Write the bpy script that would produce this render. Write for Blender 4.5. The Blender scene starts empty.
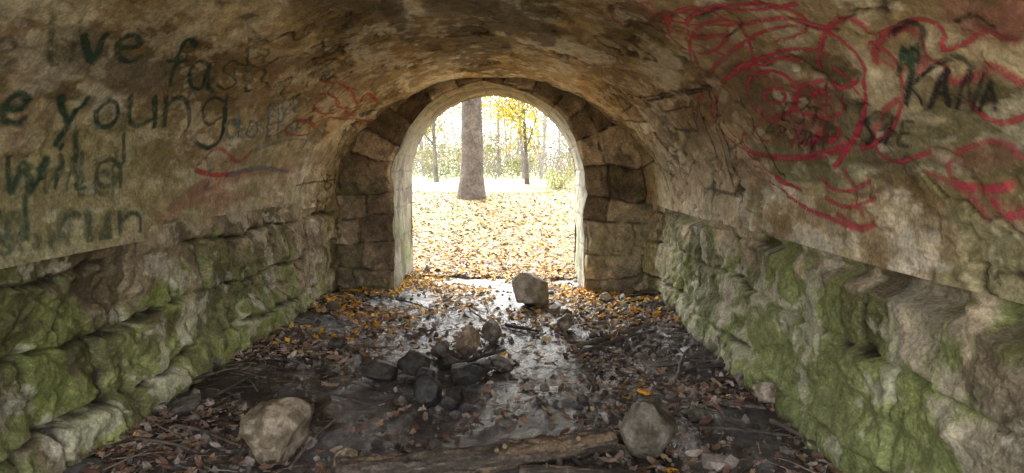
import bpy, math, random
import numpy as np
from mathutils import Vector, Matrix, Euler, Quaternion
random.seed(7); rng=np.random.default_rng(7)
S=bpy.context.scene
COL=S.collection
# ------------------------------------------------------------ noise
def _h(ix,iy,iz,seed):
    with np.errstate(over='ignore'):
        h=(ix.astype(np.int64)*374761393+iy.astype(np.int64)*668265263+iz.astype(np.int64)*2147483647*3+seed*974634777)&0xffffffff
        h=((h^(h>>13))*1274126177)&0xffffffff
        h=((h^(h>>16))*2246822519)&0xffffffff
        h=h^(h>>15)
    return (h&0xffffff)/float(0xffffff)
def vn(x,y,z=0.0,seed=0):
    x,y,z=np.broadcast_arrays(np.asarray(x,float),np.asarray(y,float),np.asarray(z,float))
    ix,iy,iz=np.floor(x),np.floor(y),np.floor(z)
    fx,fy,fz=x-ix,y-iy,z-iz
    fx=fx*fx*(3-2*fx);fy=fy*fy*(3-2*fy);fz=fz*fz*(3-2*fz)
    r=0
    for a in (0,1):
        for b in (0,1):
            for c in (0,1):
                w=(fx if a else 1-fx)*(fy if b else 1-fy)*(fz if c else 1-fz)
                r=r+w*_h(ix+a,iy+b,iz+c,seed)
    return r
def fbm(x,y,z=0.0,seed=0,o=4,g=0.5):
    r=0;a=1;t=0;f=1
    for i in range(o):
        r=r+a*vn(np.asarray(x)*f+i*7.3,np.asarray(y)*f+i*3.1,np.asarray(z)*f,seed+i);t+=a;a*=g;f*=2.03
    return r/t
def ss(a,b,x):
    t=np.clip((np.asarray(x,float)-a)/(b-a),0,1);return t*t*(3-2*t)
def lerp(a,b,t):
    t=np.asarray(t)[...,None];return np.asarray(a)*(1-t)+np.asarray(b)*t
# ------------------------------------------------------------ mesh helpers
def link(o,parent=None):
    COL.objects.link(o)
    if parent: o.parent=parent
    return o
def raw_mesh(name,V,F,col=None,mat=None,smooth=True,parent=None,extra=None):
    V=np.asarray(V,float).reshape(-1,3)
    me=bpy.data.meshes.new(name)
    F=np.asarray(F)
    k=F.shape[1]
    me.vertices.add(len(V)); me.vertices.foreach_set('co',V.ravel())
    me.loops.add(F.size); me.loops.foreach_set('vertex_index',F.ravel().astype(np.int32))
    me.polygons.add(len(F)); me.polygons.foreach_set('loop_start',np.arange(0,F.size,k,dtype=np.int32))
    try: me.polygons.foreach_set('loop_total',np.full(len(F),k,dtype=np.int32))
    except Exception: pass
    me.polygons.foreach_set('use_smooth',np.full(len(F),smooth))
    me.update(calc_edges=True); me.validate()
    if col is not None:
        c=np.ones((len(V),4)); c[:,:3]=np.asarray(col).reshape(-1,3)
        a=me.attributes.new('Col','FLOAT_COLOR','POINT'); a.data.foreach_set('color',c.ravel())
    for n,v in (extra or {}).items():
        a=me.attributes.new(n,'FLOAT','POINT'); a.data.foreach_set('value',np.asarray(v,float).ravel())
    if mat: me.materials.append(mat)
    return link(bpy.data.objects.new(name,me),parent)
def grid(name,P,col=None,mat=None,parent=None,extra=None):
    n,m=P.shape[:2]
    i=np.arange(n*m).reshape(n,m)
    F=np.stack([i[:-1,:-1],i[1:,:-1],i[1:,1:],i[:-1,1:]],-1).reshape(-1,4)
    return raw_mesh(name,P,F,col,mat,True,parent,extra)
class MB:
    def __init__(s): s.V=[];s.F=[];s.C=[]
    def tube(s,path,rad,seg=8,col=(.2,.15,.1),cap=True,rough=0.0,capcol=None):
        path=[Vector(p) for p in path]; b=len(s.V); n=len(path)
        up=Vector((0.13,0.21,1)).normalized()
        for i,p in enumerate(path):
            t=(path[min(i+1,n-1)]-path[max(i-1,0)]).normalized()
            if abs(t.dot(up))>.95: up=Vector((1,0.1,0)).normalized()
            a=t.cross(up).normalized(); c=a.cross(t).normalized()
            for k in range(seg):
                w=2*math.pi*k/seg; r=rad[i]*(1+rough*(random.random()-.5))
                s.V.append(p+a*math.cos(w)*r+c*math.sin(w)*r); s.C.append(col)
        for i in range(n-1):
            for k in range(seg):
                s.F.append((b+i*seg+k,b+i*seg+(k+1)%seg,b+(i+1)*seg+(k+1)%seg,b+(i+1)*seg+k))
        if cap:
            for e in (0,n-1):
                o=len(s.V)
                s.V.append(path[e]); s.C.append(capcol or col)
                for k in range(seg):
                    s.V.append(s.V[b+e*seg+k]); s.C.append(capcol or col)
                for k in range(seg): 
                    s.F.append((o,o+1+k,o+1+(k+1)%seg,o))
    def make(s,name,mat,parent=None,smooth=True):
        me=bpy.data.meshes.new(name)
        me.from_pydata([tuple(v) for v in s.V],[],[f if f[0]!=f[-1] else f[:3] for f in s.F])
        a=me.attributes.new('Col','FLOAT_COLOR','POINT')
        c=np.ones((len(s.V),4));c[:,:3]=np.array(s.C);a.data.foreach_set('color',c.ravel())
        me.polygons.foreach_set('use_smooth',np.full(len(me.polygons),smooth))
        me.materials.append(mat)
        return link(bpy.data.objects.new(name,me),parent)
def empty(name):
    e=bpy.data.objects.new(name,None); COL.objects.link(e); return e
# ------------------------------------------------------------ materials
def colmat(name,scales=(9,40),contrast=0.5,rough=(0.75,0.95),bump=0.4,bdist=0.02,spec=0.3,speck=0.0,transl=0.0):
    m=bpy.data.materials.new(name); m.use_nodes=True; nt=m.node_tree; N=nt.nodes; L=nt.links
    N.clear(); out=N.new('ShaderNodeOutputMaterial'); bs=N.new('ShaderNodeBsdfPrincipled')
    at=N.new('ShaderNodeAttribute'); at.attribute_name='Col'
    tc=N.new('ShaderNodeTexCoord')
    acc=None; hacc=None
    for i,s in enumerate(scales):
        nz=N.new('ShaderNodeTexNoise'); nz.inputs['Scale'].default_value=s; nz.inputs['Detail'].default_value=3; nz.inputs['Roughness'].default_value=0.7
        L.new(tc.outputs['Object'],nz.inputs['Vector'])
        mr=N.new('ShaderNodeMapRange'); mr.inputs[1].default_value=0.3; mr.inputs[2].default_value=0.7
        mr.inputs[3].default_value=1-contrast; mr.inputs[4].default_value=1+contrast
        L.new(nz.outputs[0],mr.inputs[0])
        if acc is None: acc=mr.outputs[0]
        else:
            mu=N.new('ShaderNodeMath');mu.operation='MULTIPLY';L.new(acc,mu.inputs[0]);L.new(mr.outputs[0],mu.inputs[1]);acc=mu.outputs[0]
        hacc=nz.outputs[0]
    vm=N.new('ShaderNodeVectorMath');vm.operation='SCALE';L.new(at.outputs['Color'],vm.inputs[0]);L.new(acc,vm.inputs['Scale'])
    col=vm.outputs[0]
    if speck>0:
        mr=N.new('ShaderNodeMapRange');mr.inputs[1].default_value=0.60;mr.inputs[2].default_value=0.66;mr.inputs[3].default_value=0;mr.inputs[4].default_value=speck;L.new(hacc,mr.inputs[0])
        mx=N.new('ShaderNodeMix');mx.data_type='RGBA';L.new(mr.outputs[0],mx.inputs[0]);L.new(col,mx.inputs[6]);mx.inputs[7].default_value=(.60,.54,.42,1)
        col=mx.outputs[2]
    L.new(col,bs.inputs['Base Color'])
    bs.inputs['Roughness'].default_value=(rough[0]+rough[1])/2
    bs.inputs['Specular IOR Level'].default_value=spec
    if bump>0:
        bp=N.new('ShaderNodeBump');bp.inputs['Strength'].default_value=bump;bp.inputs['Distance'].default_value=bdist
        L.new(hacc,bp.inputs['Height']);L.new(bp.outputs[0],bs.inputs['Normal'])
    L.new(bs.outputs[0],out.inputs[0])
    return m
M_plaster=colmat('weathered_plaster',(10,60),.34,(.75,.95),.5,.010,.25,.2)
M_stone=colmat('rubble_stone',(10,60),.38,(.6,.95),.7,.012,.4,.15)
M_portal=colmat('portal_stone',(9,50),.38,(.7,.95),.8,.015,.3,.1)
M_reveal=colmat('lime_render',(6,30),.22,(.75,.95),.5,.02,.3,0)
M_rock=colmat('rock',(7,50),.34,(.5,.8),.7,.012,.45,0)
M_wood=colmat('wet_wood',(14,70),.5,(.5,.8),.9,.012,.4)
M_leaf=colmat('dead_leaf',(40,),.3,(.4,.8),0,.003,.4,0)
M_bark=colmat('bark',(3,14),.4,(.8,1),.8,.05,.2)
M_fol=colmat('foliage',(1.5,),.25,(.6,.9),0,.01,.2,0)
M_earth=colmat('grassy_earth',(2,),.4,(.9,1),.5,.05,.1)

# ------------------------------------------------------------ camera
f=620.0; W,H=1024,473
cam=bpy.data.cameras.new('camera'); co=link(bpy.data.objects.new('camera',cam))
co.location=(0,0,1.5); co.rotation_euler=(math.radians(90-6.35),0,math.radians(.65))
cam.lens=f/W*36; cam.sensor_width=36; cam.clip_start=.05; cam.clip_end=2000
S.camera=co
Rm=co.rotation_euler.to_matrix(); CP=Vector((0,0,1.5))
def ray(px,py): return (Rm@Vector(((px-W/2)/f,-(py-H/2)/f,-1))).normalized()
def onfloor(px,py,z=0.0):
    d=ray(px,py); t=(z-CP.z)/d.z; return CP+d*t
# ------------------------------------------------------------ tunnel dims
CX=-.32; A=1.87; B=1.44; ZS=1.12; D=7.5; Y0=.15; TH=1.4  # Y0: unseen rear end, tunnel cut short to let more daylight in
OX=-.37; OR=1.17; OZ=1.33
def crackf(s,y):
    a=np.abs(fbm(s*1.3+.4*fbm(s*5,y*5,0,230,3),y*.8,2.2,231,4,.55)-.5)
    return ss(.007,.0015,a)*ss(.40,.52,fbm(s*.9,y*.9,5,233,3))
def vault_disp(s,y):
    d=(fbm(s*.9,y*.7,0,3,3)-.5)*.09
    sp=ss(.53,.55,fbm(s*1.9,y*1.0,1.7,11,6,.6))
    d=d-sp*.014
    sp2=ss(.60,.62,fbm(s*3.0,y*2.0,4.2,15,5,.62))
    d=d-sp2*.018
    d=d+(fbm(s*9,y*9,0,21,4,.6)-.5)*.022
    d=d+.005*np.abs(np.sin(s*9+1.5*vn(s*1.0,y*.4,0,31)))
    cr=crackf(s,y)
    d=d-.012*cr
    return d,sp,sp2,cr
def vault_pt(phi,y,off):
    nx,nz=np.cos(phi)/A,np.sin(phi)/B; l=np.sqrt(nx*nx+nz*nz); nx,nz=nx/l,nz/l
    return np.stack([CX+A*np.cos(phi)-nx*off,y+0*phi,ZS+B*np.sin(phi)-nz*off],-1)
tunnel=empty('stone_arch_tunnel')
# vault
ph=np.linspace(-.03,math.pi+.03,400)
ys=np.concatenate([np.linspace(Y0,.9,16,endpoint=False),np.linspace(.9,D+.12,520)])
PH,YY=np.meshgrid(ph,ys,indexing='ij'); SA=PH*1.66
VD,sp,sp2,CR=vault_disp(SA,YY); SP2=sp2
P=vault_pt(PH,YY,VD)
side=np.abs(np.cos(PH)); left=(PH>math.pi/2)
n1=fbm(SA*.9,YY*.7,0,41,5)
c=lerp((.60,.415,.185),(.66,.545,.36),ss(.35,.65,n1*.5+side*.42))
c=lerp(c,(.78,.69,.50),ss(.48,.56,fbm(SA*4,YY*1.1,0,43,6,.6))*.6)
c=lerp(c,(.24,.155,.07),ss(.50,.55,fbm(SA*3.0,YY*1.0,3,47,6,.62))*.66)
c=lerp(c,(.56,.43,.25),sp*.4)
c=lerp(c,(.20,.15,.09),sp2*.7)
c=lerp(c,(.88,.83,.70),ss(.555,.585,fbm(SA*3.0,YY*1.6,9,53,6,.62))*.75)
c=lerp(c,(.09,.06,.03),ss(.54,.59,fbm(SA*1.9,YY*.6,5,57,6,.6))*.75)
c=lerp(c,(.30,.195,.085),ss(.53,.58,fbm(SA*6,YY*3,5,67,5,.65))*.6)
c=lerp(c,(.86,.79,.62),ss(.59,.63,fbm(SA*9,YY*6,5,71,4,.65))*.5)
c=lerp(c,(.62,.38,.26),ss(.52,.64,fbm(SA*1.1,YY*.9,5,59,4))*.3*side)
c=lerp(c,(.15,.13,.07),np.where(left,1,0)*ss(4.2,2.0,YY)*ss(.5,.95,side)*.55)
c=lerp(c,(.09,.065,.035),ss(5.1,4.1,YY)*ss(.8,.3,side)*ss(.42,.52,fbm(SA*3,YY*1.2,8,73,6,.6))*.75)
c=lerp(c,(.34,.36,.17),ss(.80,1,side)*ss(.46,.56,fbm(SA*2,YY*2,8,75,5,.6))*.4)
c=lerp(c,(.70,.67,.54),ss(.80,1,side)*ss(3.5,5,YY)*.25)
c=lerp(c,(.05,.035,.02),CR*.85)
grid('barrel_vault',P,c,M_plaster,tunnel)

# side walls
def blocks(u,v,seed,rowh,blen,warp=.07,o=4):
    u=u+(fbm(u*2.1,v*2.1,0,seed,o)-.5)*warp*2.2; v=v+(fbm(u*1.5,v*2.5,5,seed+9,o)-.5)*warp*2.2
    r=np.random.default_rng(seed)
    rows=[v.min()-1.0]
    while rows[-1]<v.max()+1: rows.append(rows[-1]+rowh*r.uniform(.7,1.35))
    rows=np.array(rows); ri=np.clip(np.searchsorted(rows,v)-1,0,len(rows)-2)
    ev=np.minimum(v-rows[ri],rows[ri+1]-v)
    eu=np.zeros_like(u); idx=np.zeros_like(u)
    for k in range(len(rows)-1):
        m=ri==k
        if not m.any(): continue
        bb=[u.min()-2+r.uniform(0,blen)]
        while bb[-1]<u.max()+2: bb.append(bb[-1]+blen*r.uniform(.55,1.6))
        bb=np.array(bb); q=np.clip(np.searchsorted(bb,u[m])-1,0,len(bb)-2)
        eu[m]=np.minimum(u[m]-bb[q],bb[q+1]-u[m]); idx[m]=q+k*137
    e=np.where(np.minimum(eu,ev)>0,np.minimum(eu,ev),0)
    e=np.minimum(e,np.sqrt(np.maximum(eu,0)*np.maximum(ev,0))*.9+0)
    h=_h(idx,idx*0+seed,idx*0,seed); h2=_h(idx,idx*0+seed+5,idx*0,seed+3)
    return e,h,h2
def chips(u,v,seed,s):
    ang=.6; U=(u*math.cos(ang)-v*math.sin(ang)); V=(u*math.sin(ang)+v*math.cos(ang))
    e,h,h2=blocks(U,V,seed,s,s*1.7,s*1.0,3)
    return (h-.5)*ss(0,s*.18,e)+ (h2-.5)*np.sin(U/s*2+h*9)*.5
def side_wall(name,sgn,seed):
    zz=np.linspace(-.12,ZS+.03,120)
    yw=np.concatenate([np.linspace(Y0,1.0,30,endpoint=False),np.linspace(1.0,D+.12,700)])
    Z,Y=np.meshgrid(zz,yw,indexing='ij')
    e,h,h2=blocks(Y,Z,seed,.27 if sgn<0 else .34,.46 if sgn<0 else .62,.085)
    big=fbm(Y*1.3,Z*1.6,0,seed+20,3)-.5
    mort=ss(.47,.55,fbm(Y*1.4,Z*1.8,3,seed+30,5))
    ej=e+(fbm(Y*12,Z*12,0,seed+29,3)-.5)*.04
    jw=ss(.0,.024,ej); jd=ss(.018,.0,ej)*(1-mort*.8)
    ch=chips(Y,Z,seed+70,.15); ch2=chips(Y,Z,seed+80,.06)
    d=(jw-1)*.070*(1-mort*.75)+(h-.5)*.10*(1-mort*.4)+big*.12+(fbm(Y*5,Z*6,1,seed+31,6,.62)-.5)*.10
    d=d+(ch*.044+ch2*.018)*(1-.5*mort)
    d=d*(1-.75*ss(ZS-.22,ZS-.02,Z))
    foot=ss(.42,.22,Z+(fbm(Y*1.2,Z*0,0,seed+40,3)-.5)*.35)
    d=d+foot*(.07 if sgn>0 else .09)*ss(6.6,5,Y)
    gap=ss(.10,.03,np.abs(Z-(ZS-.08+(fbm(Y*1.1,Z*0,3,seed+50,3)-.5)*.07)))*ss(.42,.55,fbm(Y*1.3,Z*0,8,seed+52,3))
    d=d-gap*(.13 if sgn>0 else .05)
    xb=(1.555 if sgn>0 else -2.185)
    X=xb-sgn*d
    X=X+sgn*ss(ZS-.05,ZS+.03,Z)*(.03 if sgn>0 else .012)
    n=fbm(Y*3,Z*3,0,seed+60,5); n5=fbm(Y*1.1,Z*1.5,7,seed+61,4)
    if sgn<0: c=lerp((.22,.17,.095),(.52,.425,.28),ss(.25,.75,h*.4+n*.4+(ch+.5)*.2))
    else: c=lerp((.29,.245,.155),(.60,.53,.375),ss(.25,.75,h*.4+n*.4+(ch+.5)*.2))
    c=lerp(c,(.62,.55,.41) if sgn>0 else (.48,.41,.28),mort*.5)
    c=lerp(c,(.62,.50,.33) if sgn>0 else (.36,.285,.175),ss(.80,1.02,Z+(fbm(Y*4,Z*4,0,seed+90,5,.6)-.5)*.8)*.75)
    nf=fbm(Y*7,Z*7,3,seed+62,5,.6)
    mossv=ss(.44,.54,n5*.55+nf*.45+.20*(.50-Z)+(.045 if sgn>0 else .03)+.06*(1-jw))
    near=ss(7.2,5.2,Y)
    c=lerp(c,lerp((.10,.14,.025),(.32,.40,.09),n),mossv*(.80 if sgn>0 else .74)*(.5+.5*near))
    c=lerp(c,(.09,.07,.035),ss(.50,.57,fbm(Y*2.2,Z*1.8,2,seed+63,6,.62))*.62)
    c=lerp(c,(.76,.71,.58),ss(.58,.62,fbm(Y*4.3,Z*4.3,2,seed+65,5,.6))*.45)
    c=lerp(c,(.03,.022,.015),jd*.92)
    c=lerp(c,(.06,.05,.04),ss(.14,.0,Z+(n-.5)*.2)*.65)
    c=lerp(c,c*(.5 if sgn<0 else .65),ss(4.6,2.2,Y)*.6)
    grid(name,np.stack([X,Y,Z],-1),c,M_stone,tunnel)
side_wall('side_wall_west',-1,101); side_wall('side_wall_east',1,207)

# portal wall
def outline_open(step):
    pts=[];nrm=[]
    n=int((OZ+.15)/step)
    for i in range(n): pts.append((OX-OR,-.15+(OZ+.15)*i/n)); nrm.append((-1,0))
    m=int(math.pi*OR/step)
    for i in range(m+1):
        w=math.pi-math.pi*i/m; pts.append((OX+OR*math.cos(w),OZ+OR*math.sin(w))); nrm.append((math.cos(w),math.sin(w)))
    for i in range(1,n+1): pts.append((OX+OR,OZ-(OZ+.15)*i/n)); nrm.append((1,0))
    return np.array(pts),np.array(nrm)
pts,nrm=outline_open(.014); NT=len(pts)
tlen=np.arange(NT)*.0142
s1=np.concatenate([np.linspace(0,.03,5,endpoint=False),np.linspace(.03,.95,66)])
T,Sg=np.meshgrid(tlen,s1,indexing='ij')
e,h,h2=blocks(Sg*1.0,T,309,.30,.62,.08)
e=e+(fbm(Sg*14,T*14,0,79,3)-.5)*.03
edge=ss(0,.04,Sg)
wig=(fbm(T*3,T*0,0,71,4)-.5)*.09
dd=((ss(0,.022,e)-1)*.045+(h-.5)*.08+chips(Sg,T,555,.13)*.06+(fbm(T*5,Sg*5,0,73,6,.62)-.5)*.13+.03)*(.1+.9*edge)-.025*(1-edge)
PX=pts[:,0][:,None]+nrm[:,0][:,None]*(Sg-wig*(1))
PZ=pts[:,1][:,None]+nrm[:,1][:,None]*(Sg-wig*(1))
P=np.stack([PX,D-dd,PZ],-1)
n=fbm(T*4,Sg*4,0,75,5)
c=lerp((.20,.14,.085),(.66,.53,.38),ss(.15,.85,h*.6+n*.5))
c=lerp(c,(.10,.08,.055),ss(.51,.58,fbm(T*3,Sg*3,4,78,6,.62))*.55)
c=lerp(c,(.05,.04,.03),ss(.014,0,e)*.85)
c=lerp(c,(.11,.08,.05),ss(1.7,2.4,PZ)*.45)
c=lerp(c,(.18,.20,.09),ss(.50,.62,fbm(T*2,Sg*2,4,77,4))*.45*ss(1.8,.8,PZ))
grid('portal_wall',P,c,M_portal,tunnel)
# reveal
yr=np.linspace(0,TH,80); T2,YR=np.meshgrid(tlen,yr,indexing='ij')
jr=ss(0,.02,blocks(YR,T2,311,.29,.5,.03)[0])
dr=(fbm(T2*3,YR*3,0,81,5,.6)-.5)*.06-(1-jr)*.012*ss(.4,.6,fbm(T2*1.2,YR*1.2,0,83,3))
w2=wig[:,:1]*ss(.35,0,YR)
PX=pts[:,0][:,None]-nrm[:,0][:,None]*(w2+dr*ss(0,.1,YR)); PZ=pts[:,1][:,None]-nrm[:,1][:,None]*(w2+dr*ss(0,.1,YR))
PY=D+.0025+YR; PY[:,0]=D+.03
n=fbm(T2*2.5,YR*2.5,0,85,5)
c=lerp((.20,.19,.145),(.38,.36,.28),n)
low=ss(1.4,.2,PZ)
c=lerp(c,(.15,.20,.07),low*ss(.40,.56,fbm(T2*2,YR*3,0,87,4))*.75)
c=lerp(c,(.26,.185,.08),ss(2.0,2.5,PZ)*.65)
c=lerp(c,(.10,.085,.06),ss(.53,.6,fbm(T2*3,YR*3,4,89,5,.6))*.6)
c=lerp(c,(.09,.075,.06),(1-jr)*.4)
grid('portal_reveal',np.stack([PX,PY,PZ],-1),c,M_reveal,tunnel)
def facade(name,pp,nn,y,out):
    sg=np.linspace(0,1,40)**1.5*4.2
    T3,S3=np.meshgrid(np.arange(len(pp))*.0142*1.0,sg,indexing='ij')
    e,h,h2=blocks(S3,T3,404,.3,.6,.02)
    dd=(ss(0,.03,e)-1)*.04+(h-.5)*.04
    Q=np.stack([pp[:,0][:,None]+nn[:,0][:,None]*S3,y+out*dd,pp[:,1][:,None]+nn[:,1][:,None]*S3],-1)
    c=lerp((.2,.17,.13),(.4,.35,.28),h)
    grid(name,Q,c,M_portal,tunnel)
facade('outer_facade',pts,nrm,D+TH+.02,1)
w=np.linspace(math.pi,0,200)
q=np.concatenate([[[CX-A-.02,-.15+i*.042] for i in range(30)],np.stack([CX+(A+.02)*np.cos(w),ZS+(B+.02)*np.sin(w)],-1),[[CX+A+.02,ZS-.02-i*.042] for i in range(31)]])
qn=np.concatenate([[[-1,0]]*30,np.stack([np.cos(w),np.sin(w)],-1),[[1,0]]*31])
facade('rear_facade',q,qn,Y0+.02,-1)  # unseen rear mouth, set close so daylight reaches the near walls
w=np.linspace(-.05,math.pi+.05,70); yy=np.linspace(Y0+.1,D+TH-.05,60)
Wg,Yg=np.meshgrid(w,yy,indexing='ij')
r=1+(fbm(Wg*3,Yg*.6,0,91,4)-.5)*.12
P=np.stack([CX+5.6*np.cos(Wg)*r,Yg,.0+5.0*np.sin(Wg)*r],-1)
grid('embankment',P,lerp((.10,.10,.04),(.26,.19,.09),fbm(Wg*9,Yg*3,0,92,4)),M_earth)

# ------------------------------------------------------------ ground
def gz(x,y):
    x=np.asarray(x,float);y=np.asarray(y,float)
    prof=.74*ss(9.2,18,y)+.16*ss(17,55,y)
    ins=ss(9.6,8.2,y)
    z=(fbm(x*1.1,y*1.1,0,121,4)-.5)*.11*ins+(fbm(x*.25,y*.25,0,122,3)-.5)*.25*(1-ins)*ss(9,20,y)
    z=z+(fbm(x*5,y*5,0,123,4)-.5)*.06*ss(12,9,y)
    z=z+(fbm(x*17,y*17,0,125,3)-.5)*.026*ss(10,8,y)*ss(.38,.55,fbm(x*1.4,y*1.4,2,126,3))
    dl=np.minimum(x+2.15,1.52-x)
    z=z+.10*ss(.75,0,dl)*ss(7.6,6.4,y)*ins
    return z+prof
xs=np.concatenate([-np.geomspace(400,2.5,40),np.linspace(-2.4,1.8,215),np.geomspace(2.0,400,40)])
yg=np.concatenate([-np.geomspace(200,2.6,14),np.linspace(-2.4,1.8,40,endpoint=False),np.linspace(1.8,9.5,380),np.geomspace(9.6,700,150)])
X,Y=np.meshgrid(xs,yg,indexing='ij'); Z=gz(X,Y)
ins=ss(8.9,7.2,Y+(fbm(X*2,Y*2,0,131,4)-.5)*2.2)*ss(-1.5,.5,Y)
n=fbm(X*1.3,Y*1.3,0,133,5); n2=fbm(X*4,Y*4,0,134,5)
mud=lerp((.034,.029,.027),(.115,.108,.110),ss(.35,.62,n))
mud=lerp(mud,(.040,.025,.016),ss(.48,.6,n2)*.7)
lit=lerp((.17,.12,.045),(.28,.19,.06),fbm(X*3,Y*3,0,136,5))
lit=lerp(lit,(.13,.20,.04),ss(11.0,14.5,Y)*ss(.32,.46,fbm(X*.5,Y*.5,0,137,4)-.03*(X+1))*.92)
c=lerp(lit,mud,ins)
gm=bpy.data.materials.new('mud_and_leaf_litter'); gm.use_nodes=True; nt=gm.node_tree;Nn=nt.nodes;L=nt.links
bs=Nn['Principled BSDF']; at=Nn.new('ShaderNodeAttribute');at.attribute_name='Col'; ai=Nn.new('ShaderNodeAttribute');ai.attribute_name='ins'
tc=Nn.new('ShaderNodeTexCoord')
def noise(sc,det=6,ro=.6):
    n=Nn.new('ShaderNodeTexNoise');n.inputs['Scale'].default_value=sc;n.inputs['Detail'].default_value=det;n.inputs['Roughness'].default_value=ro;L.new(tc.outputs['Object'],n.inputs['Vector']);return n
def mrange(o,a,b,c_,d_):
    m=Nn.new('ShaderNodeMapRange');m.inputs[1].default_value=a;m.inputs[2].default_value=b;m.inputs[3].default_value=c_;m.inputs[4].default_value=d_;L.new(o,m.inputs[0]);return m.outputs[0]
na=noise(24,4,.72);nc=noise(2.2,4)
vo=Nn.new('ShaderNodeTexVoronoi');vo.inputs['Scale'].default_value=13;vo.inputs['Randomness'].default_value=1
wv=Nn.new('ShaderNodeVectorMath');wv.operation='ADD';sc=Nn.new('ShaderNodeVectorMath');sc.operation='SCALE';sc.inputs['Scale'].default_value=.06;L.new(na.outputs['Color'],sc.inputs[0]);L.new(tc.outputs['Object'],wv.inputs[0]);L.new(sc.outputs[0],wv.inputs[1]);L.new(wv.outputs[0],vo.inputs['Vector'])
sep=Nn.new('ShaderNodeSeparateColor');L.new(vo.outputs['Color'],sep.inputs[0])
cr=Nn.new('ShaderNodeValToRGB');L.new(sep.outputs[0],cr.inputs[0])
el=cr.color_ramp.elements; el[0].position=0;el[0].color=(.10,.06,.025,1);el[1].position=1;el[1].color=(.36,.25,.05,1)
for p,cc in ((.2,(.16,.11,.05,1)),(.4,(.24,.18,.09,1)),(.55,(.31,.21,.035,1)),(.75,(.20,.18,.08,1))):
    k=el.new(p);k.color=cc
cr.color_ramp.interpolation='CONSTANT'
mx=Nn.new('ShaderNodeMix');mx.data_type='RGBA';mx.inputs[0].default_value=.3;L.new(at.outputs['Color'],mx.inputs[6]);L.new(cr.outputs[0],mx.inputs[7])
mv=mrange(na.outputs[0],.3,.7,.5,1.6)
vm=Nn.new('ShaderNodeVectorMath');vm.operation='SCALE';L.new(at.outputs['Color'],vm.inputs[0]);L.new(mv,vm.inputs['Scale'])
m2=Nn.new('ShaderNodeMix');m2.data_type='RGBA';L.new(ai.outputs['Fac'],m2.inputs[0]);L.new(mx.outputs[2],m2.inputs[6]);L.new(vm.outputs[0],m2.inputs[7]);L.new(m2.outputs[2],bs.inputs['Base Color'])
r1=mrange(nc.outputs[0],.42,.60,.12,.42)
mm=Nn.new('ShaderNodeMix');mm.data_type='FLOAT';L.new(ai.outputs['Fac'],mm.inputs[0]);mm.inputs[2].default_value=.8;L.new(r1,mm.inputs[3]);L.new(mm.outputs[0],bs.inputs['Roughness'])
bs.inputs['Specular IOR Level'].default_value=.8
bp=Nn.new('ShaderNodeBump');bp.inputs['Strength'].default_value=.75;bp.inputs['Distance'].default_value=.022;L.new(na.outputs[0],bp.inputs['Height']);L.new(bp.outputs[0],bs.inputs['Normal'])
grid('ground',np.stack([X,Y,Z],-1),c,gm,None,{'ins':ins})

# ------------------------------------------------------------ leaves
ang=np.linspace(0,2*math.pi,14,endpoint=False)
rad=np.array([1,.55,.85,.5,.8,.45,.42,.3,.42,.45,.8,.5,.85,.55])
TL=np.concatenate([[[0,0,0]],np.stack([rad*np.cos(ang),rad*np.sin(ang)*.85,0*ang],-1)])
a2=np.linspace(0,2*math.pi,14,endpoint=False)
TO=np.concatenate([[[0,0,0]],np.stack([np.cos(a2),.42*np.sin(a2),0*a2],-1)])
TF=np.array([[0,1+i,1+(i+1)%14] for i in range(14)])
def scatter_leaves(name,pos,size,col,tilt,mat,lift=.012,curl=.35):
    n=len(pos); yaw=rng.uniform(0,6.28,n); tx=rng.normal(0,tilt,n); ty=rng.normal(0,tilt,n)
    kind=rng.random(n)<.55
    T=np.where(kind[:,None,None],TL[None],TO[None])*size[:,None,None]
    r2=(T[...,0]**2+T[...,1]**2)
    ca=rng.uniform(-.3,1,n)*curl
    T[...,2]=ca[:,None]*r2/size[:,None]+rng.normal(0,.07,T.shape[:2])*size[:,None]
    z=T[...,2]; x=T[...,0]; y=T[...,1]
    y,z=y*np.cos(tx)[:,None]-z*np.sin(tx)[:,None], y*np.sin(tx)[:,None]+z*np.cos(tx)[:,None]
    x,z=x*np.cos(ty)[:,None]+z*np.sin(ty)[:,None],-x*np.sin(ty)[:,None]+z*np.cos(ty)[:,None]
    x,y=x*np.cos(yaw)[:,None]-y*np.sin(yaw)[:,None],x*np.sin(yaw)[:,None]+y*np.cos(yaw)[:,None]
    V=np.stack([x,y,z],-1)+pos[:,None,:]
    V[...,2]+=lift
    F=(TF[None]+(np.arange(n)*15)[:,None,None]).reshape(-1,3)
    C=np.repeat(col,15,0)
    return raw_mesh(name,V,F,C,mat,False)
pal_b=np.array([(.26,.15,.10),(.40,.28,.22),(.15,.085,.055),(.46,.35,.29),(.30,.16,.11),(.09,.055,.04),(.56,.46,.39),(.36,.23,.13)])
pal_y=np.array([(.90,.50,.02),(.85,.40,.015),(.75,.38,.02),(.85,.56,.08),(.50,.31,.12),(.60,.44,.20)])
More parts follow.
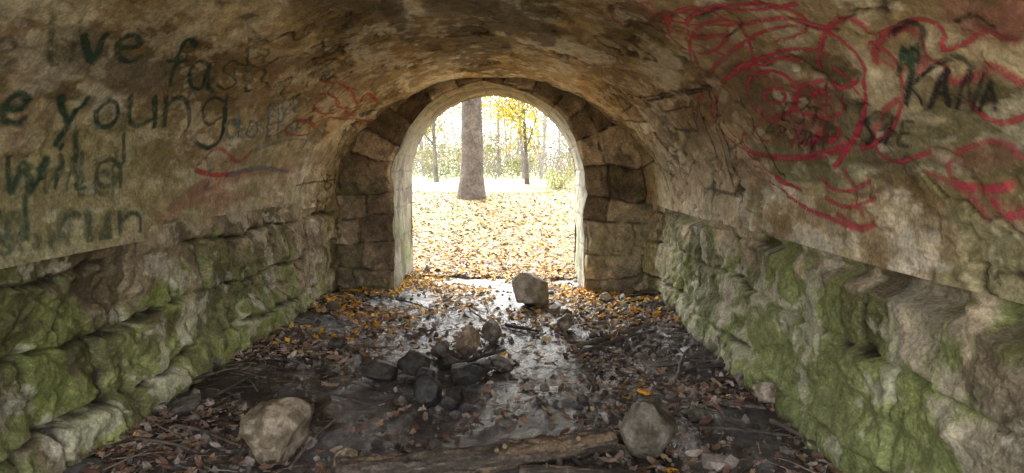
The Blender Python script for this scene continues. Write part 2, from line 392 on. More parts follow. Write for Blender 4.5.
# inside
n=48000; x=rng.uniform(-2.15,1.5,n); y=rng.uniform(1.9,9.0,n)
dl=np.minimum(x+2.15,1.5-x)
clump=fbm(x*1.6,y*1.6,0,141,4)
p=.07+.34*ss(1.25,.1,dl)+.32*ss(6.2,8.0,y)+.08*ss(4.5,6.5,y)
p*=ss(.36,.62,clump)*1.7
k=rng.random(n)<p*.60; x,y=x[k],y[k]; n=len(x)
py=ss(4.4,7.4,y)*.78+.02; isy=rng.random(n)<py
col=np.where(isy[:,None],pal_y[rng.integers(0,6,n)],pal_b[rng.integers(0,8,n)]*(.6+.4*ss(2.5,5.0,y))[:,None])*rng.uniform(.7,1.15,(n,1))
pos=np.stack([x,y,gz(x,y)+rng.uniform(0,.012,n)],-1)
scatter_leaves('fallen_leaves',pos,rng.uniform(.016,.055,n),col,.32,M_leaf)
# outside
n=19000; y=8.3+ (rng.random(n)**1.5)*12; x=rng.normal(-.6,1,n)*(1.6+.22*(y-8))
pos=np.stack([x,y,gz(x,y)+rng.uniform(0,.02,n)],-1)
isy=rng.random(n)<.66
col=np.where(isy[:,None],pal_y[rng.integers(0,6,n)]*np.array([.52,.52,.65]),pal_b[rng.integers(0,8,n)]*.62)*rng.uniform(.7,1.15,(n,1))
scatter_leaves('leaf_carpet',pos,rng.uniform(.028,.065,n),col,.22,M_leaf,.015)

# ------------------------------------------------------------ rocks
import bmesh
def rock_mesh(center,size,seed,col=(.3,.26,.2),cuts=9,rotz=0,sub=4,rough=.14,sink=.12,name='rock',dlo=.5,dhi=.8):
    bm=bmesh.new(); bmesh.ops.create_icosphere(bm,subdivisions=sub,radius=1)
    V=np.array([v.co[:] for v in bm.verts]); F=np.array([[v.index for v in fc.verts] for fc in bm.faces]); bm.free()
    r=np.random.default_rng(seed)
    for _ in range(cuts):
        nn=r.normal(size=3);nn/=np.linalg.norm(nn); dd=r.uniform(dlo,dhi)
        t=V@nn-dd; V=V-np.maximum(t,0)[:,None]*nn*.95
    nz=fbm(V[:,0]*1.6+seed,V[:,1]*1.6,V[:,2]*1.6,seed,5,.6)-.5
    V=V*(1+nz*rough*2.4)[:,None]
    nz2=fbm(V[:,0]*5+seed,V[:,1]*5,V[:,2]*5,seed+4,3); nz3=fbm(V[:,0]*2.3+seed,V[:,1]*2.3,V[:,2]*2.3,seed+6,5,.6)
    w,dp,h=size
    V=V/np.abs(V).max(0)*np.array([w/2,dp/2,h/2])
    cz,sz=math.cos(rotz),math.sin(rotz)
    V=np.stack([V[:,0]*cz-V[:,1]*sz,V[:,0]*sz+V[:,1]*cz,V[:,2]],-1)
    C=np.array(col)[None]*(.65+.7*nz2[:,None])
    C=lerp(C,np.array(col)*np.array([.40,.37,.31]),ss(.49,.56,nz3)*.85)
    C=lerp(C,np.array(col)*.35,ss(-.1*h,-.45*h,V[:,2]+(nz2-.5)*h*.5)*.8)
    gz0=float(gz(center[0],center[1]))
    V=V+np.array([center[0],center[1],gz0+h*(.5-sink)])
    return raw_mesh(name,V,F,C,M_rock,True)
def rock_px(px,py,wpx,hpx,seed,col,**kw):
    p=onfloor(px,py); dist=(p-CP).dot(Rm@Vector((0,0,-1)))
    w=wpx*dist/f; h=hpx*dist/f*1.0
    return rock_mesh((p.x,p.y+w*.3),(w,w*.85,h*1.05),seed,col,**kw)
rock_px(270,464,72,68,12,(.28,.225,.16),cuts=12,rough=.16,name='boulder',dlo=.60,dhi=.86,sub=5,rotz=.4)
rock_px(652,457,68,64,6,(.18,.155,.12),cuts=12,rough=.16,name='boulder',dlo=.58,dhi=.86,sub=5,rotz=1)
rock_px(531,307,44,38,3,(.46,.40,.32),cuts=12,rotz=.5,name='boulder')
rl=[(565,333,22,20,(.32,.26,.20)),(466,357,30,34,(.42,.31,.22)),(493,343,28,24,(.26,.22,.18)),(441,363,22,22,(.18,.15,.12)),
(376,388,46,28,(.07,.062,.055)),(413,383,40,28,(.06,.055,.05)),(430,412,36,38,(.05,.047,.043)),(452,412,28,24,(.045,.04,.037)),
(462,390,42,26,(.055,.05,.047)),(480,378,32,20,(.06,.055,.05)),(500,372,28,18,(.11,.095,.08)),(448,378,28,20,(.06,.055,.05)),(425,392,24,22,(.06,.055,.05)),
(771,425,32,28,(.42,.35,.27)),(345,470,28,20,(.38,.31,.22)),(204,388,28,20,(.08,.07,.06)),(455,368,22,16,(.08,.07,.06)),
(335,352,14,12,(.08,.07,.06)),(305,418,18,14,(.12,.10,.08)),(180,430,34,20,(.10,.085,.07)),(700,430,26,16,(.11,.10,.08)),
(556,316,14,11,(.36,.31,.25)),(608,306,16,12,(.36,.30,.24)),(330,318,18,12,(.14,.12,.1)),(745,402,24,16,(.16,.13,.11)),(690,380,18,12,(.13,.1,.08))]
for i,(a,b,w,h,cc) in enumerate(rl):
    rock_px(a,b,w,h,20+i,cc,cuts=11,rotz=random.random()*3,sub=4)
bm=bmesh.new();bmesh.ops.create_icosphere(bm,subdivisions=1,radius=1);IV=np.array([v.co[:] for v in bm.verts]);IF=np.array([[v.index for v in fc.verts] for fc in bm.faces]);bm.free()
n=5200;x=rng.uniform(-2.15,1.5,n);y=rng.uniform(2,8.8,n);dl=np.minimum(x+2.15,1.5-x)
k=rng.random(n)<(.3+.7*ss(1,.1,dl))*ss(.38,.6,fbm(x*2,y*2,0,161,3))*1.3;x,y=x[k],y[k];n=len(x)
sz=rng.gamma(2,.006,n)+.005
V=IV[None]*rng.uniform(.6,1.3,(n,1,3))*sz[:,None,None]*(1+rng.normal(0,.15,(n,12,1)))
V=V+np.stack([x,y,gz(x,y)+sz*.25],-1)[:,None,:]
C=np.repeat(np.array([(.12,.10,.085)])*rng.uniform(.4,2.2,(n,1)),12,0)
raw_mesh('gravel',V,(IF[None]+(np.arange(n)*12)[:,None,None]).reshape(-1,3),C,M_rock,False)

# ------------------------------------------------------------ log & sticks
def log(name,p0,p1,r0,r1,col,capcol,nseg=160,seg=48,wob=.02,knots=3):
    mb=MB(); p0=Vector(p0);p1=Vector(p1); path=[];rad=[]
    ph_=random.random()*6
    for i in range(nseg+1):
        t=i/nseg; p=p0.lerp(p1,t); p=p+Vector((0,wob*math.sin(t*5+ph_),wob*.7*math.sin(t*3.3+ph_))); path.append(p)
        rr=r0*(1-t)+r1*t; rr*=1+.07*math.sin(t*9+ph_)+.10*math.exp(-((t-.35)/.03)**2)+.14*math.exp(-((t-.72)/.025)**2)
        rad.append(rr)
    mb.tube(path,rad,seg,col,True,.0,capcol)
    V=np.array([v[:] for v in mb.V]); ax=np.array(((p1-p0).normalized())[:]); al=V@ax
    ctr=np.array([path[min(i//seg,nseg)][:] if i<seg*(nseg+1) else V[i] for i in range(len(V))])
    rd=V-ctr; an=np.arctan2(rd[:,2],rd[:,1])
    plates=np.abs(fbm(al*9,np.cos(an)*5,np.sin(an)*5,5,4,.6)-.5)*2
    rl_=fbm(al*5,np.cos(an)*2,np.sin(an)*2,6,3)-.5
    peel=ss(.56,.59,fbm(al*3.5,np.cos(an)*1.2,np.sin(an)*1.2,9,4))
    V=V+rd*((plates*.36-.07)+rl_*.3-peel*.10)[:,None]
    mb.V=[Vector(v) for v in V]
    base=np.array(mb.C); nb=seg*(nseg+1)
    cc_=base*(.30+1.6*plates[:,None]); cc_=lerp(cc_,(.22,.15,.09),peel*.7); cc_[nb:]=base[nb:]
    mb.C=[tuple(v) for v in cc_]
    for k_ in range(knots):
        t=random.uniform(.2,.9);q=p0.lerp(p1,t); dr=Vector((random.uniform(-.3,.3),random.uniform(-1,0),random.uniform(.2,.9))).normalized()
        mb.tube([q,q+dr*r0*1.35,q+dr*r0*1.8],[r0*.4,r0*.26,r0*.2],10,col,True,.2,capcol)
    return mb.make(name,M_wood)
def L3(p,z): return (p.x,p.y,float(gz(p.x,p.y))+z)
pa=onfloor(612,448); pb=onfloor(335,490)
log('fallen_log',L3(pb,.055),L3(pa,.080),.062,.064,(.125,.095,.07),(.30,.21,.13))
pa=onfloor(520,472);pb=onfloor(660,484)
log('fallen_log',L3(pa,.025),L3(pb,.03),.03,.038,(.10,.08,.06),(.2,.15,.1),wob=.01)
def stick(mb,p,q,r,col,z0=.02,z1=.02,bend=.04,seg=7,br=0):
    a=Vector(L3(p,z0+r)); b=Vector(L3(q,z1+r)); l=(b-a).length; n=8; path=[];rad=[]
    o=[random.uniform(-1,1) for _ in range(4)]
    sd=(b-a).cross(Vector((0,0,1))).normalized()
    for i in range(n+1):
        t=i/n; path.append(a.lerp(b,t)+sd*l*bend*(o[0]*math.sin(t*3.14)+o[1]*.5*math.sin(t*6.28))+Vector((0,0,l*bend*.4*abs(o[2])*math.sin(t*3.14))))
        rad.append(r*(1-.45*t))
    mb.tube(path,rad,seg,col,True,.25)
    for _ in range(br):
        i=random.randint(2,6); dr=((b-a).normalized()+sd*random.choice((-1,1))*.8+Vector((0,0,random.uniform(0,.4)))).normalized()
        mb.tube([path[i],path[i]+dr*l*.15,path[i]+dr*l*.3+Vector((0,0,-.01))],[r*.5,r*.4,r*.25],5,col)
brs=[((572,352),(640,338),.022,.03),((568,345),(612,352),.018,.02),((575,358),(655,345),.016,.05),
((590,400),(602,368),.013,.01),((675,378),(735,383),.024,.03),((690,372),(760,388),.018,.05),((700,392),(762,398),.022,.02),((676,388),(690,362),.018,.02),
((506,325),(540,333),.02,.02),((470,310),(484,322),.012,.02),((605,308),(655,298),.022,.03),((600,300),(640,305),.016,.04),((625,312),(662,306),.018,.02),((634,296),(668,310),.02,.05),
((85,470),(150,425),.016,.03),((140,418),(215,395),.02,.03),((290,470),(345,420),.010,.02),((455,372),(505,362),.02,.09),((468,366),(500,380),.016,.06),
((560,470),(548,445),.02,.03),((585,474),(560,450),.016,.01),((235,345),(262,332),.014,.03),((700,440),(790,455),.013,.02),((770,440),(820,470),.016,.03),((175,440),(240,452),.012,.02),((395,300),(430,312),.010,.02),
((215,410),(262,388),.012,.03),((330,400),(372,408),.008,.01),((720,420),(765,432),.014,.03),((640,385),(672,396),.01,.02),((260,365),(300,372),.012,.02),((120,455),(190,462),.014,.02)]
for i,(a,b,r,z) in enumerate(brs):
    mb=MB(); cc=random.choice([(.07,.055,.045),(.11,.085,.065),(.05,.04,.035),(.15,.11,.08)])
    stick(mb,onfloor(*a),onfloor(*b),r,cc,.005,z,.05,8,random.choice((0,1,1,2))); mb.make('broken_branch',M_wood)
mb=MB()
for i in range(700):
    while True:
        x=random.uniform(-2.1,1.45);y=random.uniform(2.1,8.5);dl=min(x+2.15,1.5-x)
        if random.random()<.12+.88*max(0,1-dl/.9): break
    w=random.uniform(0,3.14);l=random.uniform(.05,.28)
    stick(mb,Vector((x,y,0)),Vector((x+l*math.cos(w),y+l*math.sin(w),0)),random.uniform(.002,.006),random.choice([(.06,.045,.035),(.14,.10,.07),(.22,.17,.12)]),.006,.012,.08,4)
mb.make('twigs',M_wood)

# ------------------------------------------------------------ trees
def leafquads(name,cent,size,col,mat,parent=None):
    n=len(cent); a=rng.normal(size=(n,3));a/=np.linalg.norm(a,axis=1)[:,None]; b=rng.normal(size=(n,3)); b-=a*(a*b).sum(1)[:,None]; b/=np.linalg.norm(b,axis=1)[:,None]
    s=size[:,None]
    V=np.stack([cent-a*s,cent-b*s*.5,cent+a*s,cent+b*s*.5],1)
    F=np.arange(n*4).reshape(n,4)
    return raw_mesh(name,V,F,np.repeat(col,4,0),mat,False,parent)
def tree(name,x,y,h,r,barkcol,leafcols,nleaf,lean=0,crown0=.45,spread=.3,leafsize=.06,seedn=0,limbs=14):
    random.seed(seedn+50); base=float(gz(x,y))-.1
    root=empty(name); mb=MB(); path=[];rad=[]; n=22
    for i in range(n+1):
        t=i/n; path.append(Vector((x+lean*t*h+.04*h*.3*math.sin(t*4+seedn),y+.02*h*math.sin(t*3+seedn*2),base+h*t)))
        rad.append(r*((1-t)**.8*.86+.04+.35*math.exp(-t*h/.35)))
    mb.tube(path,rad,16,barkcol,False,.06)
    tips=[]
    def limb(p,d,l,rr,dep):
        q=[p];dd=d.copy()
        for i in range(5):
            dd=(dd+Vector((random.uniform(-.25,.25),random.uniform(-.25,.25),random.uniform(-.08,.25)))).normalized(); q.append(q[-1]+dd*l/5)
        mb.tube(q,[rr*(1-.15*i) for i in range(6)],6 if dep else 8,barkcol,False)
        tips.extend(q[2:])
        if dep<2:
            for _ in range(3 if dep==0 else 2):
                i=random.randint(1,5); nd=(dd+Vector((random.uniform(-1,1),random.uniform(-1,1),random.uniform(-.3,.6)))).normalized()
                limb(q[i],nd,l*.55,rr*.45,dep+1)
    for k in range(limbs):
        t=crown0+(1-crown0)*k/limbs; i=min(int(t*n),n-1); w=random.uniform(0,6.28)
        d_=Vector((math.cos(w),math.sin(w),random.uniform(.2,.8))).normalized()
        limb(path[i],d_,h*spread*(1.15-t*.7)*random.uniform(.7,1.2),rad[i]*.45,0)
    mb.make('trunk_and_limbs',M_bark,root)
    tp=np.array([t_[:] for t_ in tips]); 
    if nleaf:
        idx=rng.integers(0,len(tp),nleaf); c_=tp[idx]+rng.normal(0,h*.025,(nleaf,3))
        lc=np.array(leafcols)[(rng.integers(0,len(leafcols),nleaf))]*rng.uniform(.7,1.25,(nleaf,1))
        leafquads('crown_leaves',c_,rng.uniform(.6,1.2,nleaf)*leafsize,lc,M_fol,root)
    return root
YEL=[(.55,.42,.04),(.50,.35,.03),(.38,.35,.06),(.58,.48,.09)]
GRN=[(.18,.23,.06),(.27,.31,.09),(.40,.37,.11)]
tree('oak_tree',-1.42,16.2,15,.34,(.12,.10,.085),YEL,6000,lean=.004,crown0=.42,seedn=1,leafsize=.07)
tree('maple_tree',.25,27,9,.10,(.12,.10,.085),YEL,16000,lean=-.01,crown0=.22,seedn=2,leafsize=.08,spread=.36)
tree('maple_tree',-4.0,30,10,.12,(.16,.14,.12),YEL+GRN,9000,crown0=.2,seedn=3,leafsize=.08)
tree('maple_tree',2.9,30,9,.10,(.16,.14,.12),YEL+GRN[2:],9000,crown0=.18,seedn=4,leafsize=.08,spread=.34)
def shrub(name,x,y,w,h,cols,n,seedn):
    root=empty(name);mb=MB();random.seed(seedn);tips=[];b=float(gz(x,y))
    for k in range(16):
        a=random.uniform(0,6.28);l=random.uniform(.5,1);p=Vector((x,y,b-.03));q=[p]
        for i in range(4):
            p=p+Vector((math.cos(a)*w*.13*l,math.sin(a)*w*.13*l,h*.25*l*random.uniform(.7,1.2)));q.append(p)
        mb.tube(q,[.014,.011,.008,.005,.003],5,(.16,.13,.09),False);tips+=q[1:]
    mb.make('stems',M_bark,root);tp=np.array([t_[:] for t_ in tips])
    c_=tp[rng.integers(0,len(tp),n)]+rng.normal(0,w*.09,(n,3));c_[:,2]=np.maximum(c_[:,2],b+.03)
    lc=np.array(cols)[rng.integers(0,len(cols),n)]*rng.uniform(.7,1.2,(n,1))
    leafquads('leaves',c_,rng.uniform(.02,.045,n),lc,M_fol,root)
PAL=[(.34,.38,.13),(.40,.37,.13),(.28,.30,.15)]
shrub('shrub',1.35,22,1.8,.8,PAL,1600,1);shrub('shrub',3.2,27,2.2,1.1,PAL,1500,3)
# distant woodland: one object; pale colours stand in for haze
random.seed(99); root=empty('distant_woodland'); mb=MB(); tips=[]
for k in range(120):
    y=random.uniform(38,95); x=random.uniform(-.5,.5)*y*1.1-1; h=random.uniform(9,19); r=random.uniform(.04,.15); b=float(gz(x,y))
    ln=random.uniform(-.12,.12); path=[Vector((x+ln*h*t+.25*math.sin(t*5+k),y,b+h*t)) for t in np.linspace(0,1,8)]
    g=random.uniform(.24,.38)+.002*(y-38); cl_=(g,g*.92,g*.9); mb.tube(path,[r*(1-.8*t) for t in np.linspace(0,1,8)],6,cl_,False)  # bark paler with distance: haze painted into the colour
    for j in range(24):
        i=random.randint(1,7);a=random.uniform(0,6.28);l=random.uniform(1,3.4);p=path[i]+Vector((0,0,random.uniform(-.5,.5)));q=[p,p+Vector((math.cos(a)*l*.5,math.sin(a)*l*.5,l*.3)),p+Vector((math.cos(a)*l,math.sin(a)*l,l*.7))]
        mb.tube(q,[r*.3,r*.18,r*.06],3,cl_,False); tips+= q[1:]
for k in range(2000):
    y=random.uniform(36,85); x=random.uniform(-.5,.5)*y*.95-1; b=float(gz(x,y)); h=random.uniform(.8,5.2)
    a=random.uniform(-.8,.8);g=random.uniform(.24,.38)
    mb.tube([(x,y,b),(x+a*h*.4,y,b+h*.5),(x+a*h*1.3,y,b+h)],[.022,.016,.007],3,(g,g*.88,g*.84),False)
mb.make('bare_trunks',M_bark,root)
cc=np.array([(.55,.46,.12),(.50,.42,.16),(.34,.38,.18),(.50,.37,.26),(.45,.42,.33),(.40,.43,.24)])
def clumps(name,ncl,n,zlo,zhi,sp,k_=1.0):
    yy_=rng.uniform(36,90,ncl);xx_=rng.uniform(-.5,.5,ncl)*yy_*.95-1;zz_=rng.uniform(zlo,zhi,ncl)+.9
    ct=np.stack([xx_,yy_,zz_],-1);id_=rng.integers(0,ncl,n);s_=rng.uniform(.4,1.2,ncl)[id_][:,None]*sp
    c_=ct[id_]+rng.normal(0,1,(n,3))*s_*np.array([1,1,.6]); c_[:,2]=np.maximum(c_[:,2],.9)
    leafquads(name,c_,rng.uniform(.07,.16,n),cc[(id_*7)%6]*k_*rng.uniform(.7,1.15,(n,1)),M_fol,root)
clumps('understory_leaves',620,64000,1.5,8.5,.95)
clumps('canopy_leaves',160,9000,8,15,1.1)
clumps('underbrush',320,26000,0,2.2,.8,.85)

# ------------------------------------------------------------ graffiti
GL={'w':[[(0,.6),(.12,0),(.28,.45),(.42,0),(.58,.6)]],'v':[[(0,.55),(.2,0),(.45,.6)]],
'e':[[(.02,.3),(.4,.34),(.36,.52),(.2,.6),(.03,.4),(.05,.1),(.25,0),(.45,.1)]],
'f':[[(.48,.92),(.34,1.05),(.2,.85),(.18,0)],[(0,.55),(.42,.57)]],
'a':[[(.42,.5),(.2,.6),(.03,.35),(.1,.05),(.3,.05),(.42,.5)],[(.42,.58),(.42,.1),(.52,0)]],
's':[[(.38,.52),(.2,.6),(.05,.45),(.2,.3),(.38,.18),(.2,0),(0,.08)]],
't':[[(.2,.95),(.2,.1),(.35,0)],[(0,.62),(.42,.64)]],'i':[[(.1,.6),(.1,0)],[(.1,.8),(.12,.84)]],'l':[[(.1,1.05),(.08,.1),(.2,0)]],
'y':[[(0,.6),(.2,.1)],[(.45,.6),(.2,0),(0,-.35)]],'o':[[(.2,.6),(.03,.35),(.1,.05),(.3,.02),(.42,.3),(.35,.55),(.2,.6)]],
'u':[[(0,.6),(.02,.1),(.2,0),(.4,.2)],[(.42,.6),(.45,0)]],'n':[[(0,.6),(0,0)],[(0,.4),(.2,.6),(.38,.5),(.4,0)]],
'g':[[(.42,.5),(.2,.6),(.03,.35),(.15,.08),(.4,.2)],[(.42,.6),(.42,-.2),(.2,-.4),(0,-.3)]],
'd':[[(.4,.4),(.2,.6),(.03,.35),(.1,.03),(.3,.05),(.42,.3)],[(.44,1.05),(.42,0)]],
'r':[[(0,.6),(0,0)],[(0,.35),(.2,.6),(.38,.55)]],'m':[[(0,.6),(0,0)],[(0,.4),(.15,.6),(.25,.4),(.25,0)],[(.25,.4),(.4,.6),(.5,.4),(.52,0)]],'h':[[(0,1.05),(0,0)],[(0,.4),(.2,.6),(.38,.5),(.4,0)]],
'K':[[(0,1),(.03,0)],[(.45,1),(.05,.5),(.5,0)]],'A':[[(0,0),(.25,1),(.5,0)],[(.1,.4),(.42,.4)]],'N':[[(0,0),(.02,1),(.42,0),(.45,1)]],
'S':[[(.42,.9),(.2,1),(.03,.75),(.4,.3),(.25,0),(0,.1)]],'T':[[(0,1),(.5,1)],[(.25,1),(.25,0)]],'E':[[(.4,1),(0,1),(0,0),(.42,0)],[(0,.5),(.35,.5)]],
'R':[[(0,0),(0,1),(.35,.9),(.35,.6),(0,.5),(.42,0)]],'M':[[(0,0),(.05,1),(.28,.4),(.5,1),(.55,0)]],'O':[[(.2,1),(0,.5),(.2,0),(.42,.5),(.2,1)]],'B':[[(0,0),(0,1),(.35,.8),(0,.55),(.4,.25),(0,0)]]}
def cat(p,k=8,curve=True):
    if len(p)<3 or not curve: 
        return [tuple(np.array(p[i])*(1-t)+np.array(p[i+1])*t) for i in range(len(p)-1) for t in np.linspace(0,1,k)]
    q=[p[0]]+list(p)+[p[-1]]; o=[]
    q=[np.array(v,float) for v in q]
    for i in range(1,len(q)-2):
        for t in np.linspace(0,1,k,endpoint=False):
            a,b,c_,d_=q[i-1:i+3]; o.append(tuple(.5*((2*b)+(c_-a)*t+(2*a-5*b+4*c_-d_)*t*t+(3*b-a-3*c_+d_)*t**3)))
    o.append(tuple(q[-2])); return o
def text(tx,x0,y0,size,angle=0,sp=.18,curve=True,wide=1.0):
    out=[];cx=0;ca,sa=math.cos(math.radians(angle)),math.sin(math.radians(angle))
    for ch in tx:
        if ch==' ': cx+=.45; continue
        g=GL[ch]; wd=max(p[0] for s_ in g for p in s_)*wide
        jx=[random.uniform(-.06,.06) for _ in range(2)]; sc_=random.uniform(.9,1.1); rt=random.uniform(-.1,.1)
        for s_ in g:
            pts_=[(cx+p[0]*wide*sc_+(.12+rt)*p[1],p[1]*sc_+jx[0]+random.uniform(-.02,.02)) for p in s_]; pts_=cat(pts_,8,curve and len(s_)>2)
            out.append([(x0+(p[0]*ca+p[1]*sa)*size,y0+(p[0]*sa-p[1]*ca)*size) for p in pts_])
        cx+=wd+sp
    return out
def loop(cx,cy,rx,ry,a0=0,a1=360,rot=0,wob=.10):
    o=[];n_=max(8,int(abs(a1-a0)/9));r_=math.radians(rot);p_=random.random()*6
    for i in range(n_+1):
        a=math.radians(a0+(a1-a0)*i/n_);k_=1+wob*math.sin(a*2.3+p_)
        u,v=rx*math.cos(a)*k_,ry*math.sin(a)*k_
        o.append((cx+u*math.cos(r_)-v*math.sin(r_),cy+u*math.sin(r_)+v*math.cos(r_)))
    return o
def hit(px,py):
    d_=ray(px,py); ax,az=d_.x/A,d_.z/B; ox,oz=(CP.x-CX)/A,(CP.z-ZS)/B
    a=ax*ax+az*az;b=2*(ax*ox+az*oz);c_=ox*ox+oz*oz-1; t=(-b+math.sqrt(b*b-4*a*c_))/(2*a)
    p=CP+d_*t; an=math.atan2((p.z-ZS)/B,(p.x-CX)/A)
    if an<-math.pi/2: an+=2*math.pi
    return an,p.y
phs=np.linspace(0,math.pi,700); yv=np.linspace(.9,D-.02,840)
def sampg(G_):
    fi=(phs-ph[0])/(ph[1]-ph[0]); i0=np.clip(fi.astype(int),0,len(ph)-2); fi=(fi-i0)[:,None]
    hy=ys[-1]-ys[-2]; fj=(yv-.9)/hy; j0=np.clip(fj.astype(int),0,518); fj=(fj-j0)[None]; j0=j0+16
    return G_[np.ix_(i0,j0)]*(1-fi)*(1-fj)+G_[np.ix_(i0+1,j0)]*fi*(1-fj)+G_[np.ix_(i0,j0+1)]*(1-fi)*fj+G_[np.ix_(i0+1,j0+1)]*fi*fj
gD,gS,gC=sampg(VD),sampg(SP2),sampg(CR)
def graffiti(name,groups,lift):
    dp=phs[1]-phs[0]; dy=yv[1]-yv[0]
    mask=np.zeros((700,840)); colr=np.zeros((700,840,3))
    for strokes,wd,rgb,al in groups:
        for st in strokes:
            hp=[hit(*q_) for q_ in st]; pr=[]
            for i in range(len(hp)-1):
                a=np.array(hp[i]);b=np.array(hp[i+1]); l=math.hypot((b[0]-a[0])*1.65,b[1]-a[1]); k_=max(1,int(l/.006))
                for t in np.linspace(0,1,k_,endpoint=False): pr.append(a*(1-t)+b*t)
            q0=random.random()*6
            for j,(p_,y_) in enumerate(pr):
                if p_<.01 or p_>3.13 or y_<.95 or y_>D-.1: continue
                loc=math.hypot(A*math.sin(p_),B*math.cos(p_)); w_=wd*(1+.3*math.sin(j*.021+q0)); al_=al*(.82+.18*math.sin(j*.013+q0*2))
                i0=int(p_/dp);j0=int((y_-.9)/dy);ri=int(w_*1.8/(loc*dp))+2;rj=int(w_*1.8/dy)+2
                a0,a1=max(0,i0-ri),min(700,i0+ri+1);b0,b1=max(0,j0-rj),min(840,j0+rj+1)
                dd_=np.hypot((phs[a0:a1,None]-p_)*loc,yv[None,b0:b1]-y_)
                m_=al_*ss(w_*1.25,w_*.4,dd_)
                sub=mask[a0:a1,b0:b1]; up=m_>sub; sub[up]=m_[up]
                sc_=colr[a0:a1,b0:b1]; sc_[dd_<w_*1.8]=rgb
    PHm,Ym=np.meshgrid(phs,yv,indexing='ij'); P_=vault_pt(PHm,Ym,gD+lift)
    mask=mask*(1-.65*gS)*(1-.85*gC)
    idx=np.arange(700*840).reshape(700,840)
    F=np.stack([idx[:-1,:-1],idx[1:,:-1],idx[1:,1:],idx[:-1,1:]],-1).reshape(-1,4)
    mf=mask.ravel()[F].max(1)>.01; F=F[mf]; u,inv=np.unique(F,return_inverse=True)
    F=inv.reshape(-1,4)
    return raw_mesh(name,P_.reshape(-1,3)[u],F,colr.reshape(-1,3)[u],M_spray,True,None,{'mask':mask.ravel()[u]})
M_spray=bpy.data.materials.new('spray_paint');M_spray.use_nodes=True;nt=M_spray.node_tree;Nn=nt.nodes;L=nt.links
bs=Nn['Principled BSDF'];out=Nn['Material Output'];at=Nn.new('ShaderNodeAttribute');at.attribute_name='Col';am=Nn.new('ShaderNodeAttribute');am.attribute_name='mask'
tc=Nn.new('ShaderNodeTexCoord');nz=Nn.new('ShaderNodeTexNoise');nz.inputs['Scale'].default_value=30;nz.inputs['Detail'].default_value=4;nz.inputs['Roughness'].default_value=.75;L.new(tc.outputs['Object'],nz.inputs['Vector'])
mr=Nn.new('ShaderNodeMapRange');mr.inputs[1].default_value=.34;mr.inputs[2].default_value=.50;mr.inputs[3].default_value=.25;mr.inputs[4].default_value=1;L.new(nz.outputs[0],mr.inputs[0])
mu=Nn.new('ShaderNodeMath');mu.operation='MULTIPLY';L.new(mr.outputs[0],mu.inputs[0]);L.new(am.outputs['Fac'],mu.inputs[1])
tr=Nn.new('ShaderNodeBsdfTransparent');ms=Nn.new('ShaderNodeMixShader');L.new(mu.outputs[0],ms.inputs[0]);L.new(tr.outputs[0],ms.inputs[1]);L.new(bs.outputs[0],ms.inputs[2]);L.new(ms.outputs[0],out.inputs[0])
L.new(at.outputs['Color'],bs.inputs['Base Color']);bs.inputs['Roughness'].default_value=.7
G=(.012,.07,.045);K_=(.02,.02,.025);R=(.72,.03,.12)
random.seed(3)
graffiti('green_graffiti',[
 (text('we li',-56,68,46,-2,.2,True,1.35),.017,G,.5),(text('ve',86,66,46,-2,.2,True,1.2),.017,G,.95),(text('fast',166,88,42,3,.12),.014,G,.97),
 (text('die young',-46,126,48,1,.2,True,1.2),.017,G,.95),(text('wild',8,190,48,0,.25,True,1.25),.021,G,.85),(text('and',-60,240,44,0,.2,True,1.2),.026,G,.65),(text('run',60,240,44,0,.2,True,1.1),.026,G,.6),(text('wild',30,192,42,1,.2,True,1.1),.013,G,.5),(text('sad',-5,252,32,0,.2,True,1.4),.02,G,.5)],.003)
c2=[loop(792,105,72,58,-60,290,12),loop(788,102,88,76,150,400,16),loop(775,92,28,22),loop(822,98,24,20,0,380),loop(778,93,10,8),loop(824,97,8,7),loop(800,128,42,16,-10,200),loop(797,134,52,22,0,190),
 [(760,132),(772,142),(782,130),(792,144),(802,131),(812,144),(824,131),(836,140),(846,128)],loop(722,50,36,30,100,400),loop(700,28,34,22,0,330),loop(750,22,56,22,180,420),loop(872,92,34,56,-90,100),
 [(690,40),(702,80),(728,125),(765,168),(800,190)],[(755,165),(800,205),(850,225)],[(660,16),(690,20),(740,22),(790,15),(840,28)],[(705,5),(760,8),(800,0)],[(640,2),(665,22),(700,34),(735,30)],loop(850,50,30,34,60,330),[(736,70),(748,60),(766,62),(780,56),(800,60)]]
c3=[loop(905,50,30,20,150,420),[(870,45),(885,60),(905,66),(930,55),(945,62),(960,78),(985,72),(1000,60),(1030,80)],[(885,30),(920,18),(945,30),(950,45),(970,40),(990,28),(1024,35)],
 loop(990,165,34,26,40,340),[(930,170),(948,180),(965,190),(978,202),(990,220)],loop(640,14,30,12,0,300),[(600,12),(630,26),(660,24),(690,25),(690,40),(730,52)],
 [(820,178),(836,188),(855,190),(872,180)],[(825,198),(845,206),(862,205),(880,196)],[(905,95),(888,110),(880,130),(885,150),(902,160),(935,150)],[(975,100),(990,112),(1010,120),(1034,112)],[(580,3),(620,10),(645,14),(690,8)],[(850,168),(858,190),(866,215)],[(840,215),(862,228),(880,222)],[(995,200),(1010,215),(1030,212)]]
c4=[loop(325,104,13,10),loop(350,100,14,9,0,300),[(340,85),(352,92),(358,104),(368,94),(380,105)],[(310,125),(328,118),(345,120),(378,122)],[(320,80),(336,84),(352,75)],[(345,112),(360,118),(376,110)],loop(300,128,16,7),[(205,160),(222,150),(238,162),(252,150)],[(195,170),(220,176),(250,170)]]
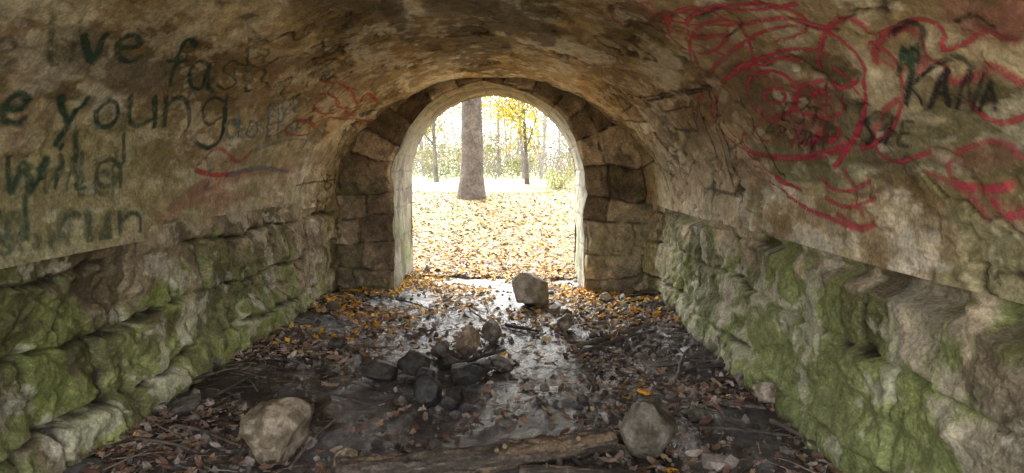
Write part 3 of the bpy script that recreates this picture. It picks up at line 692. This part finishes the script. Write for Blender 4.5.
graffiti('red_graffiti',[([cat([(190,195),(225,180),(260,172),(300,168)]),cat([(215,205),(260,192)]),cat([(170,210),(200,200),(230,196)])],.055,(.60,.22,.18),.38),([cat([(960,10),(1000,20),(1030,12)]),cat([(940,150),(975,160),(1010,150)]),cat([(740,60),(780,80),(830,90)]),cat([(760,110),(800,120),(840,110)]),cat([(985,200),(1020,215)]),cat([(690,30),(740,45)])],.06,(.66,.20,.20),.33),
 ([cat(s_) for s_ in c2],.0125,R,.9),([cat(s_) for s_ in c3],.015,(.68,.06,.12),.75),([cat(s_) for s_ in c4],.016,(.68,.07,.05),.85)],.005)
k1=[[(645,95),(712,88),(742,196),(706,188),(692,160),(645,95)],[(650,98),(708,92),(736,190)],[(665,110),(700,105),(722,170)],[(655,130),(690,175),(700,150),(680,120)],[(612,92),(640,130),(662,165),(680,180)],[(625,120),(650,120)],[(655,150),(672,190)],[(620,90),(645,98)],[(630,135),(655,160),(640,170)],
 [(600,88),(622,112),(634,104),(612,84)],[(742,96),(765,140),(786,178)],[(690,100),(700,130),(676,128)],[(720,120),(730,150),(745,140)]]
k2=[[(700,14),(722,6),(744,20),(728,34)],[(896,30),(912,20),(928,34),(918,48)],[(960,18),(984,8),(1004,20)],[(868,120),(882,112),(896,124),(886,140)],[(940,62),(962,54),(976,66)]]
k3=[[(322,40),(330,75),(318,85)],[(296,186),(318,182),(338,180)],[(305,178),(300,195)],[(322,175),(330,190)],[(302,150),(312,130)],[(348,155),(352,180)]]
graffiti('black_graffiti',[([cat(s_,8,False) for s_ in k1],.013,K_,.95),([cat(s_) for s_ in k2],.011,K_,.85),([cat(s_,8,False) for s_ in k3],.011,K_,.9),
 (text('KANA',912,100,36,6,.2,False),.012,K_,.92),(text('STE',868,140,26,4,.25,False),.011,K_,.9),(text('EST',785,118,20,14,.2,False),.009,K_,.9),(text('M',905,70,26,0),.011,(.03,.10,.06),.85),(text('ARSON',765,135,17,16,.2,False),.006,K_,.8),(text('BOB',328,190,15,-10,.2,False),.010,K_,.9)],.007)
graffiti('blue_graffiti',[(text('dolls',228,138,28,-2,.2),.016,(.14,.30,.42),.7),(text('sun',268,116,24,-8,.2),.014,(.22,.38,.48),.6),([cat([(230,175),(260,168),(290,172)]),cat([(255,150),(290,140),(320,142)])],.02,(.18,.32,.42),.55)],.006)

# ------------------------------------------------------------ light
w=bpy.data.worlds.new('World');S.world=w;w.use_nodes=True;nt=w.node_tree;N=nt.nodes;bg=N['Background']
sk=N.new('ShaderNodeTexSky');sk.sky_type='NISHITA';sk.sun_disc=False;sk.sun_elevation=math.radians(48);sk.sun_rotation=math.radians(-25);sk.dust_density=4;sk.air_density=1
hs=N.new('ShaderNodeHueSaturation');hs.inputs['Saturation'].default_value=.12
nt.links.new(sk.outputs[0],hs.inputs['Color']);nt.links.new(hs.outputs[0],bg.inputs[0]);bg.inputs[1].default_value=1.5
sun=bpy.data.lights.new('sun','SUN');sun.energy=1.5;sun.angle=math.radians(20);sun.color=(1,.94,.84)
so=link(bpy.data.objects.new('sun',sun))
az=math.radians(-25);el_=math.radians(48);dv=Vector((math.sin(az)*math.cos(el_),math.cos(az)*math.cos(el_),math.sin(el_)))
so.rotation_euler=dv.to_track_quat('Z','Y').to_euler();so.location=(0,20,20)
S.view_settings.view_transform='Standard';S.view_settings.look='None';S.view_settings.exposure=0
